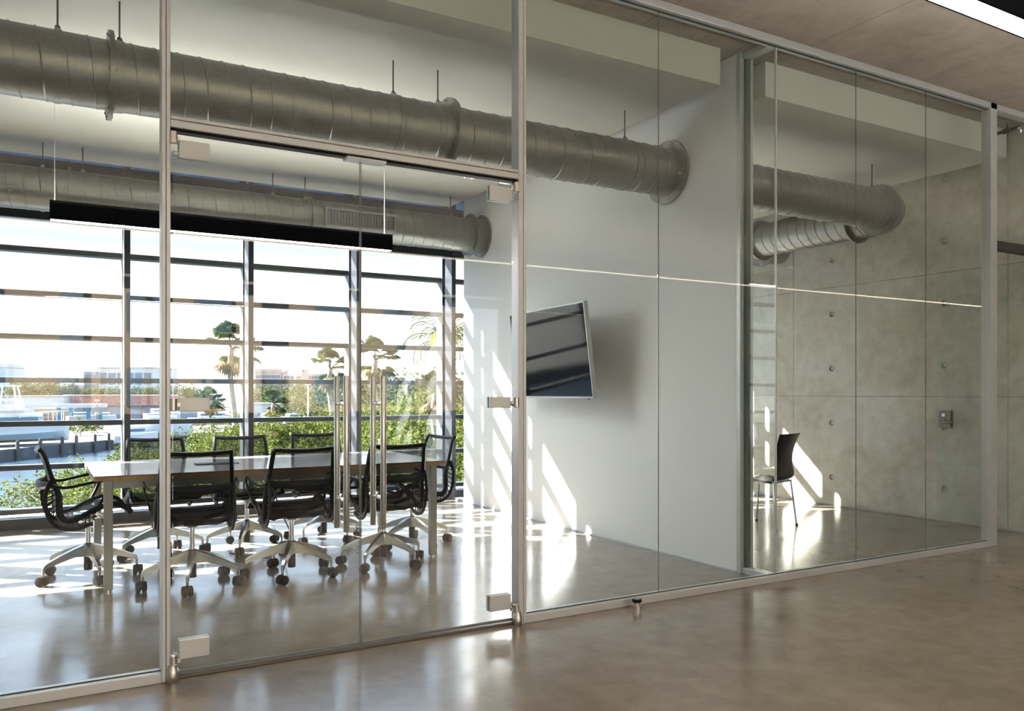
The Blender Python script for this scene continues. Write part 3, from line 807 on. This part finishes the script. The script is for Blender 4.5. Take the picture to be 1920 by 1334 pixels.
def plant(proto, px, ptop, d, zg, label, group=None, rmul=1.0, h3=2.05, wide=1.0):
    top = at(px, ptop, d); hgt = top.z - zg
    o = proto if proto.name not in used else copy_tree(proto)
    used.add(proto.name)
    s = max(.35, hgt / (2 * h3)) * rmul if False else rmul
    o.location = (top.x, top.y, top.z - h3 * s * 1.04); o.scale = (s * wide, s * wide, s); o.rotation_euler = (0, 0, random.uniform(0, 6.28))
    tag(o, label, 'bush' if 'bush' in proto.name else 'tree', group)
    return o


G = 'mangroves along the near bank'
rows = [(122, 874, 17, .62), (160, 905, 15, .6), (246, 842, 30, .8), (292, 832, 32, .9), (335, 850, 26, .9), (385, 812, 36, 1.0), (345, 880, 20, .8), (430, 790, 42, 1.1), (478, 786, 44, 1.2), (520, 782, 46, 1.2),
        (570, 780, 46, 1.2), (618, 776, 47, 1.25), (660, 770, 46, 1.2), (705, 760, 44, 1.2), (752, 748, 42, 1.2), (790, 742, 40, 1.2), (838, 752, 38, 1.2), (880, 770, 40, 1.2),
        (410, 835, 28, 1.0), (470, 830, 27, 1.0), (540, 826, 26, 1.05), (600, 822, 26, 1.05), (660, 822, 25, 1.05), (720, 815, 25, 1.05), (780, 812, 25, 1.05), (840, 812, 24, 1.05),
        (420, 880, 19, .9), (520, 880, 18, .9), (620, 876, 18, .9), (720, 872, 17, .9), (810, 868, 17, .9)]
for i, (px, pt, d, s) in enumerate(rows):
    lab = {0: 'small mangrove bush beside the grey end chair, alone over the water', 1: 'low mangrove bush just above the sill behind the table end'}.get(i, 'yellow green mangrove bush in the mass along the near bank')
    plant(protos[i % 3], px, pt, d, ZW, lab, None if i < 2 else G, s)

tprotos = [bush_proto('broadleaf_tree', 5200, (4.2, 4.0, 3.6), .36, s, 'leafB', 7) for s in (11, 12)]
for i, (px, pt, d, s) in enumerate([(8, 727, 160, .9), (38, 716, 165, 1.2), (72, 714, 165, 1.3), (105, 713, 168, 1.3), (128, 722, 170, 1.0), (150, 730, 168, .9), (172, 728, 172, .9), (196, 727, 172, 1.0), (222, 729, 172, .9), (262, 727, 172, .9), (288, 726, 172, 1.0), (330, 722, 172, 1.1), (370, 724, 172, 1.1), (500, 722, 150, 1.2), (545, 720, 140, 1.2), (590, 724, 130, 1.1), (640, 716, 100, 1.1), (690, 712, 90, 1.1), (735, 712, 85, 1.1), (775, 705, 80, 1.2), (815, 708, 75, 1.2), (860, 700, 75, 1.3)]):
    plant(tprotos[i % 2], px, pt, d, ZG, 'olive green tree in the line behind the marina sheds' if i < 13 else 'dense green tree behind the mangroves', 'trees behind the marina' if i < 13 else 'trees behind the mangroves', s, 3.7)


def fan_leaf(m, o, dirv, L, n=15, spread=1.9):
    d = Vector(dirv).normalized(); side = d.cross(Vector((0, 0, 1))).normalized(); up = side.cross(d)
    c = o + d * (L * .58); m.tube([o, o + d * L * .25 + up * .02, c], .018, 4)
    for k in range(n):
        a = spread * (k / (n - 1) - .5) * 1.6
        e = (d * math.cos(a) + side * math.sin(a)).normalized(); w = e.cross(up).normalized() * (.058 * L)
        ln = L * .50 * (1 - .12 * abs(a)); mid = c + e * ln * .5; tip = c + e * ln - Vector((0, 0, ln * .34))
        m.add([c, mid + w, tip, mid - w], [(0, 1, 2, 3)])


def fan_palm(px, pc, d, R, label, seed, group=None, zg=ZG, tr=.17):
    r = random.Random(seed); c = at(px, pc, d)
    o = thing('fan_palm', label, 'palm tree', (c.x, c.y, zg), 0, group); H = c.z - zg
    MB().tube([(.15 * math.sin(i * .7), .1 * math.cos(i), H * i / 8) for i in range(9)], [tr * 1.5] + [tr * (1.1 - .02 * i) for i in range(1, 9)], 10).build('trunk', 'bark', o, smooth=True)
    m = MB(); top = Vector((.15 * math.sin(5.6), .1 * math.cos(8), H))
    for k in range(22):
        a = k * 2.4 + r.uniform(-.2, .2); el = (-.45, .15, .55, .95, 1.3)[(k * 3 + k // 5) % 5] + r.uniform(-.12, .12)
        fan_leaf(m, top, (math.cos(a) * math.cos(el), math.sin(a) * math.cos(el), math.sin(el)), R * r.uniform(.85, 1.1))
    m.build('crown', 'palmleaf', o)
    m = MB()
    for k in range(14):
        a = k * 2.4 + 1; el = r.uniform(-1.3, -.5)
        fan_leaf(m, top - Vector((0, 0, .15 * R)), (math.cos(a) * math.cos(el), math.sin(a) * math.cos(el), math.sin(el)), R * .75, 9)
    m.build('dry_skirt', 'drypalm', o)


fan_palm(437, 655, 50, 1.95, 'tall fan palm left of the second dark mullion', 1)
fan_palm(622, 692, 56, 1.7, 'fan palm left of the door pull bars', 2)
fan_palm(706, 676, 52, 1.7, 'fan palm just above the right door pull bar', 3)
fan_palm(516, 757, 52, 1.1, 'short fan palm over the low mangroves between two mullions', 4, tr=.13)
fan_palm(820, 740, 34, 1.1, 'low fan palm among bushes beside the last mullion', 5, tr=.13)
fan_palm(655, 738, 60, 1.5, 'fan palm half hidden behind the wide mullion', 6)
fan_palm(397, 752, 60, 1.2, 'low fan palm in front of the pale low shed', 7, tr=.13)


def queen_palm(px, pc, d, R, label):
    r = random.Random(5); c = at(px, pc, d); o = thing('queen_palm', label, 'palm tree', (c.x, c.y, ZG)); H = c.z - ZG
    MB().tube([(0, 0, H * i / 6) for i in range(7)], [.2, .15, .14, .13, .13, .12, .12], 10).build('trunk', 'bark', o, smooth=True)
    m = MB()
    for k in range(17):
        a = k * 2.4; el = r.uniform(.1, 1.35)
        pts = []
        for i in range(11):
            t = i / 10; e = el - 1.9 * t * t
            pts.append((pts[-1] + Vector((math.cos(a) * math.cos(e), math.sin(a) * math.cos(e), math.sin(e))) * (R / 10)) if pts else Vector((0, 0, H)))
        m.tube(pts, .018, 4)
        for i in range(2, 11):
            t = (pts[i] - pts[i - 1]).normalized(); sd = t.cross(Vector((0, 0, 1))).normalized()
            for s in (-1, 1):
                for j in (0, .5):
                    b = pts[i - 1].lerp(pts[i], j); L = R * .24
                    e = (sd * s * .8 + t * .5 + Vector((0, 0, -.45 + r.uniform(-.2, .2)))).normalized()
                    w = t * .022 * R * .6
                    m.add([b - w * .4, b + e * L * .5 + w, b + e * L, b + e * L * .5 - w], [(0, 1, 2, 3)])
    m.build('fronds', 'palmleaf', o)
    m = bush_mesh(500, R * .26, R * .26, R * .2, .10, 3); f = m.build('flower_cluster', 'flower', o); f.location = (-R * .12, -R * .2, H - R * .02)


queen_palm(834, 640, 28, 1.75, 'feathery palm with yellow flowers beside the last mullion')

# bare tree
bt = thing('bare_tree', 'bare branched tree above the bushes left of the last mullion', 'tree', tuple(at(768, 736, 60).xy) + (ZG,))
m = MB(); r = random.Random(9); hh_ = at(768, 700, 60).z - ZG


def twig(p, d, L, w, n):
    e = p + d * L; m.tube([p, p.lerp(e, .5) + Vector((r.uniform(-.1, .1), 0, .05)) * L, e], [w, w * .8, w * .6], 5)
    if n:
        for _ in range(3): twig(e, (d + Vector((r.uniform(-.9, .9), r.uniform(-.9, .9), r.uniform(-.3, .5)))).normalized(), L * .68, w * .55, n - 1)


twig(Vector((0, 0, 0)), Vector((0, 0, 1)), hh_ * .62, .10, 4); m.build('branches', 'bark', bt)


# ---------------------------------------------------------------- buildings on the far side
def frame(px0, px1, d0, d1=None):
    a = at(px0, HOR, d0); b = at(px1, HOR, d1 or d0); a.z = b.z = 0
    u = (b - a); L = u.length; u.normalize(); n = Vector((-u.y, u.x, 0))
    if n.dot(a) < 0: n = -n
    return a, u, n, L


def zat(py, d): return EYE + (HOR - py) / FPX * d


def bldg(name, label, px0, px1, ptop, d, depth, mat, cols=0, rows=0, wz=(0, 0), m0=.06, cat='building', group=None, roof=None, pbot=None):
    a, u, n, L = frame(px0, px1, d); zt = zat(ptop, d); zb = ZG if pbot is None else zat(pbot, d)
    o = thing(name, label, cat, (a.x, a.y, zb), math.atan2(u.y, u.x), group)
    h = zt - zb; s = 1 if Vector((-u.y, u.x, 0)).dot(n) > 0 else -1
    MB().box(0, L, *sorted((0, s * depth)), 0, h).build('walls', mat, o)
    if roof: MB().box(-.02 * L, L * 1.02, *sorted((-s * .02 * L, s * (depth + .02 * L))), h, h * (1 + roof)).build('roof', 'bwhite' if roof < .1 else mat, o)
    for j in range(rows):
        for i in range(cols):
            cw = L * (1 - 2 * m0) / cols; x0 = L * m0 + cw * i + cw * .08
            z0, z1 = wz[0] + (wz[1] - wz[0]) * j / rows, wz[0] + (wz[1] - wz[0]) * (j + .74) / rows
            MB().box(x0, x0 + cw * .84, *sorted((-s * .06, s * .1)), z0 * h, z1 * h).build('window', 'bwin', o)
    return o, L, h, s


bldg('office_building', 'white office block with wide dark window bands behind the trees', 182, 288, 690, 250, 18, 'bwhite', 6, 2, (.20, .98), .03, roof=.02)
bldg('office_building', 'narrow grey glazed stair block on the side of white office block', 157, 181, 697, 249, 12, 'bgrey', 3, 3, (.2, .98), .04)
bldg('apartment_tower', 'hazy peach apartment block on the horizon beside a thin mast', 478, 527, 699, 480, 14, 'peach', 8, 3, (.5, .95), .03, roof=.12)
bldg('apartment_tower', 'long hazy peach apartment block with a lift tower on the horizon', 529, 612, 701, 480, 14, 'peach', 12, 3, (.5, .95), .03)
bldg('lift_tower', 'small peach lift tower rising from the long apartment block', 565, 573, 692, 468, 8, 'peach', 1, 1, (.9, .97), .3)
bldg('apartment_tower', 'small pale grey block between the trees and the white office', 128, 147, 722, 300, 10, 'bgrey', 4, 2, (.55, .95), .05)
bldg('warehouse', 'plain white warehouse wall behind the big moored boat', -60, 120, 743, 150, 14, 'bwhite', roof=.01)
o_, L_, h_, s_ = bldg('site_office', 'small tan hut with brown skirt in front of white warehouse', 65, 109, 768, 128, 5, 'tan', 2, 1, (.55, .86), .3, roof=.09)
MB().box(-.05, L_ + .05, *sorted((-s_ * .12, s_ * .02)), 0, h_ * .38).build('skirt', 'rust', o_)
o_, L_, h_, s_ = bldg('storage_shed', 'long grey panelled shed wall under a rusty roof truss', 120, 335, 760, 152, 10, 'bgrey')
m = MB(); hh2 = zat(742, 152) - zat(760, 152)
for zz in (0, hh2): m.tube([(0, -s_ * .3, h_ + zz), (L_, -s_ * .3, h_ + zz)], .16, 6)
n_ = 22
for i in range(n_):
    x0, x1 = L_ * i / n_, L_ * (i + 1) / n_
    m.tube([(x0, -s_ * .3, h_), (x0, -s_ * .3, h_ + hh2)], .09, 5); m.tube([(x0, -s_ * .3, h_ + (hh2 if i % 2 else 0)), (x1, -s_ * .3, h_ + (0 if i % 2 else hh2))], .07, 5)
m.box(0, L_, *sorted((s_ * .3, s_ * .5)), h_, h_ + hh2); m.build('roof_truss', 'rust', o_)
for f in (.17, .36, .68, .9):
    MB().tube([(L_ * f, -s_ * .5, 0), (L_ * f, -s_ * .5, h_)], .14, 6).build('column', 'rust', o_)
bldg('low_shed', 'long pale blue low shed behind the parked boats', 470, 575, 758, 135, 6, 'bwhite', roof=.05)

# boat lift
a = at(110, 736, 118); b = at(166, 736, 118); L_ = (b - a).length
bl = thing('boat_lift', 'blue posted travelling boat lift with a pale top beam', 'boat lift', (a.x, a.y, ZG), math.atan2((b - a).y, (b - a).x))
H_ = zat(765, 118) - ZG
for x in (0, L_):
    MB().box(x - .22, x + .22, -.2, .2, 0, H_).build('post', 'blue', bl); MB().box(x - .22, x + .22, 3.2, 3.6, 0, H_).build('post', 'blue', bl)
MB().box(-.9, L_ + .9, -.3, .3, H_, H_ + .55).build('top_beam', 'bwhite', bl); MB().box(-.9, L_ + .9, 3.1, 3.7, H_, H_ + .55).build('top_beam', 'bwhite', bl)

# dome
dc = at(-46, HOR, 520); dm = thing('stadium_dome', 'pale grey tilted stadium dome on the horizon', 'stadium', (dc.x, dc.y, ZG))
R_ = 82 / FPX * 520; zt = zat(660, 520) - ZG; zs = zat(690, 520) - ZG; zb_ = zat(722, 520) - ZG
MB().lathe([(.01, zt), (R_ * .45, zt * .97), (R_ * .75, zs + (zt - zs) * .6), (R_, zs + 2), (R_, zs)], seg=40).build('roof', 'dome', dm, smooth=True)
MB().lathe([(R_ * .97, zs), (R_ * .97, zs - 5), (R_ * 1.1, zb_ + 3), (R_ * 1.7, zb_ - 2), (R_ * 1.7, 0)], seg=40).build('drum', 'dome', dm, smooth=True)


# boats
def hull(m, L, B, D, z0=0.0):
    st = []
    for i in range(9):
        t = i / 8; w = B * (1 - max(0, (t - .45) / .55) ** 2.2); sh_ = D * (1 + .28 * t * t)
        st.append([(t * L, s * w * f, z0 + z) for s, f, z in ((-1, 1, sh_), (-1, .78, D * .35), (0, .02, 0), (1, .78, D * .35), (1, 1, sh_))])
    vs = [p for s in st for p in s]; fs = [(i * 5 + k, i * 5 + k + 1, (i + 1) * 5 + k + 1, (i + 1) * 5 + k) for i in range(8) for k in range(4)]
    fs += [(0, 1, 2, 3, 4)] + [(i * 5, (i + 1) * 5, (i + 1) * 5 + 4, i * 5 + 4) for i in range(8)]
    m.add(vs, fs)


def boat(label, px, d, z, L, B, D, heading, hm='hull', tower=0, cabin=True, name='motor_boat', group=None, bottom=None):
    p = at(px, HOR, d); o = thing(name, label, 'boat', (p.x, p.y, z), heading, group)
    m = MB(); hull(m, L, B, D); m.build('hull', hm, o, smooth=True)
    if bottom:
        m = MB(); hull(m, L * .985, B * 1.0, D * .52); q = m.build('bottom_paint', bottom, o, smooth=True); q.scale = (1.0, 1.06, 1.0); q.location = (.02, 0, -.03)
        m = MB().prism([(L * .05, -B * .8), (L * .55, -B * .75), (L * .55, B * .75), (L * .05, B * .8)], D * 1.95, D * 2.05)
        m.prism([(L * .22, -B * .55), (L * .5, -B * .5), (L * .54, 0), (L * .5, B * .5), (L * .22, B * .55)], D * 1.75, D * 2.3); m.build('flybridge', 'hull', o)
        m = MB()
        for sg in (-1, 1):
            m.tube([(L * .62, sg * B * .75, D * 1.75), (L * .8, sg * B * .5, D * 1.85), (L * .99, 0, D * 1.9)], .03, 5)
            for t_ in (.65, .75, .85, .93): m.tube([(L * t_, sg * B * (1.6 - 1.55 * t_), D * 1.1), (L * t_, sg * B * (1.6 - 1.55 * t_), D * 1.82)], .025, 5)
        m.build('bow_rail', 'hull', o)
    if cabin:
        m = MB().prism([(L * .2, -B * .7), (L * .62, -B * .6), (L * .72, 0), (L * .62, B * .6), (L * .2, B * .7)], D, D * 1.75); m.build('cabin', 'hull', o)
        MB().prism([(L * .19, -B * .71), (L * .63, -B * .61), (L * .73, 0), (L * .63, B * .61), (L * .19, B * .71)], D * 1.3, D * 1.55).build('cabin_window', 'bwin', o)
    if tower:
        m = MB()
        for x, y in ((.25, -.6), (.25, .6), (.5, -.5), (.5, .5)): m.tube([(L * x, B * y, D * 1.7), (L * (.38 + (x - .38) * .6), B * y * .6, D * 1.7 + tower)], .07, 6)
        m.box(L * .27, L * .5, -B * .55, B * .55, D * 1.7 + tower * .5, D * 1.7 + tower * .56).box(L * .3, L * .48, -B * .4, B * .4, D * 1.7 + tower, D * 1.7 + tower * 1.05)
        m.build('tuna_tower', 'hull', o)
        m = MB()
        for s, k in ((-1, .9), (1, .8), (-1, .4)): m.tube([(L * .45, B * s * .7, D * 1.5), (L * .1, B * s * (1.2 + k), D * 1.5 + tower * 1.7 * k)], .035, 5)
        m.build('outrigger', 'hull', o)
    return o


boat('big white fishing boat with a tower and long outriggers hauled out on the quay', -60, 73, ZG + .25, 8.6, 1.5, 1.5, math.atan2(qd.y, qd.x) - .55, 'hull', 2.6, bottom='teal')
boat('small white cabin boat moored in the canal beside the dark mullion', 206, 84, ZW + .15, 5.2, 1.0, 1.15, .4, 'hull', 0)
boat('white motor boat moored behind the left door post', 252, 88, ZW + .9, 6.5, 1.2, 1.3, .3, 'hull', 0)
boat('white boat parked under the blue boat lift', 126, 121, ZG + .5, 4.5, 1.0, .8, .2, 'hull', 0)
boat('white boat parked right of the blue boat lift', 172, 124, ZG + .4, 3.6, .9, .8, .3, 'hull', 0)
boat('white motor boat parked in front of the grey shed', 272, 118, ZG + .9, 5.0, 1.0, .9, .2, 'hull', 0)
boat('white boat parked left of the tall fan palm', 355, 110, ZG + .4, 6.5, 1.1, 1.0, .1, 'hull', 0)
boat('white boat parked in front of the pale low shed', 482, 112, ZG + .4, 4.5, 1.0, .9, .1, 'hull', 0)
boat('white boat parked right of the short fan palm', 530, 112, ZG + .4, 3.6, 1.0, .9, .2, 'hull', 0)
for i, s in enumerate((-1.2, 1.5, 4.3, 7.2, 9.2, 12.0, 14.2, 16.5, 19.5, 20.4, -4.0)):
    p = qa + qd * s - qn * .42
    tag(MB().lathe([(.16, ZW - .3), (.15, ZG + .55), (.10, ZG + .75)], (p.x, p.y, 0), 'z', 10).build('mooring_piling', 'pile', smooth=True), 'dark timber mooring piling along the quay wall', 'piling', 'pilings along the quay')
sproto = bush_proto('scrub_bush', 500, (1.3, 1.2, .9), .24, 21, 'leafA', 5)
for px, d, lb in ((148, 92, 'bright green shrub on the quay above the pilings'), (100, 95, None), (122, 98, None), (75, 96, None), (175, 99, None)):
    p = at(px, HOR, d); o = sproto if 'scrub_bush' not in used else copy_tree(sproto); used.add('scrub_bush')
    s = 1.25 if lb else .8; o.location = (p.x, p.y, ZG + .6 * s); o.scale = (s, s, s)
    tag(o, lb or 'low dry scrub on the sandy quay', 'bush', None if lb else 'low scrub on the quay')
for px, pt, d, lb in ((578, 722, 95, 'short pale lamp post above the mangroves'), (553, 648, 140, 'tall thin mast over the horizon apartments'), (182, 752, 118, 'rusty pole beside the grey shed')):
    p = at(px, pt, d); o = thing('light_pole', lb, 'pole', (p.x, p.y, ZG)); MB().tube([(0, 0, 0), (0, 0, p.z - ZG)], [.12, .07], 8).build('shaft', 'rust' if 'rusty' in lb else 'post', o)
    MB().box(-.25, .25, -.12, .12, p.z - ZG, p.z - ZG + .12).build('lamp_head', 'post', o)

# building behind the viewer, seen mirrored in the partition glass
rb = thing('tan_building', 'sunlit tan building behind the viewer, seen only as a reflection', 'building', (-6, -24, ZG))
box(0, 6.6, -8, 0, 0, 12.6).build('walls', 'tan', rb); box(7.6, 13.2, -7, .6, 0, 11.2).build('walls', 'tan', rb); box(14.2, 22, -8, 0, 0, 13.2).build('walls', 'tan', rb)
for x in (1.0, 3.6, 8.6, 10.8, 15.4, 18.2):
    for z in (1.5, 4.4, 7.0, 9.4):
        box(x, x + 1.3, -.1, .75 if 7 < x < 13 else .1, z, z + 1.3).build('window', 'bwin', rb)

# ------------------------------------------------------------------ light
sd = bpy.data.lights.new('sun', 'SUN'); sd.energy = 26.0; sd.angle = rad(.55); sd.color = (1.0, .975, .94)
so_ = bpy.data.objects.new('sun', sd); col.objects.link(so_)
SUN = Vector((1.0, -.862, -.802)); so_.rotation_euler = SUN.to_track_quat('-Z', 'Y').to_euler()

wd = bpy.data.worlds.new('sky'); sc.world = wd; wd.use_nodes = True; nt = wd.node_tree; nt.nodes.clear()
ou = nt.nodes.new('ShaderNodeOutputWorld'); bg = nt.nodes.new('ShaderNodeBackground'); tc = nt.nodes.new('ShaderNodeTexCoord')
sx = nt.nodes.new('ShaderNodeSeparateXYZ'); rp = nt.nodes.new('ShaderNodeValToRGB')
nt.links.new(tc.outputs['Generated'], sx.inputs[0]); nt.links.new(sx.outputs[2], rp.inputs[0])
e = rp.color_ramp.elements; e[0].position = 0.0; e[0].color = (1.15, 1.18, 1.20, 1); e[1].position = 1.0; e[1].color = (.35, .55, 1.0, 1)
for p_, c_ in ((.09, (1.05, 1.14, 1.22)), (.165, (.36, .42, .47)), (.25, (.98, 1.24, 1.62)), (.6, (.78, 1.08, 1.65))):
    q = e.new(p_); q.color = (*c_, 1)
nt.links.new(rp.outputs[0], bg.inputs[0]); bg.inputs[1].default_value = 1.0; nt.links.new(bg.outputs[0], ou.inputs[0])

# ------------------------------------------------------------------ camera and view
cd = bpy.data.cameras.new('camera'); co = bpy.data.objects.new('camera', cd); col.objects.link(co)
co.location = (0, 0, EYE); co.rotation_euler = (rad(90), 0, -YAW)
cd.sensor_width = 36; cd.lens = FPX / 1920 * 36; cd.shift_y = (HOR - 667) / 1920; cd.clip_start = .05; cd.clip_end = 3000
sc.camera = co
sc.view_settings.view_transform = 'Standard'; sc.view_settings.look = 'None'; sc.view_settings.gamma = 1
sc.view_settings.use_curve_mapping = False; sc.view_settings.exposure = 1.55
cy = sc.cycles
cy.use_denoising = True; cy.max_bounces = 10; cy.diffuse_bounces = 5; cy.glossy_bounces = 5; cy.transmission_bounces = 6
cy.transparent_max_bounces = 40; cy.sample_clamp_indirect = 6.0; cy.blur_glossy = .5; cy.caustics_reflective = False; cy.caustics_refractive = False
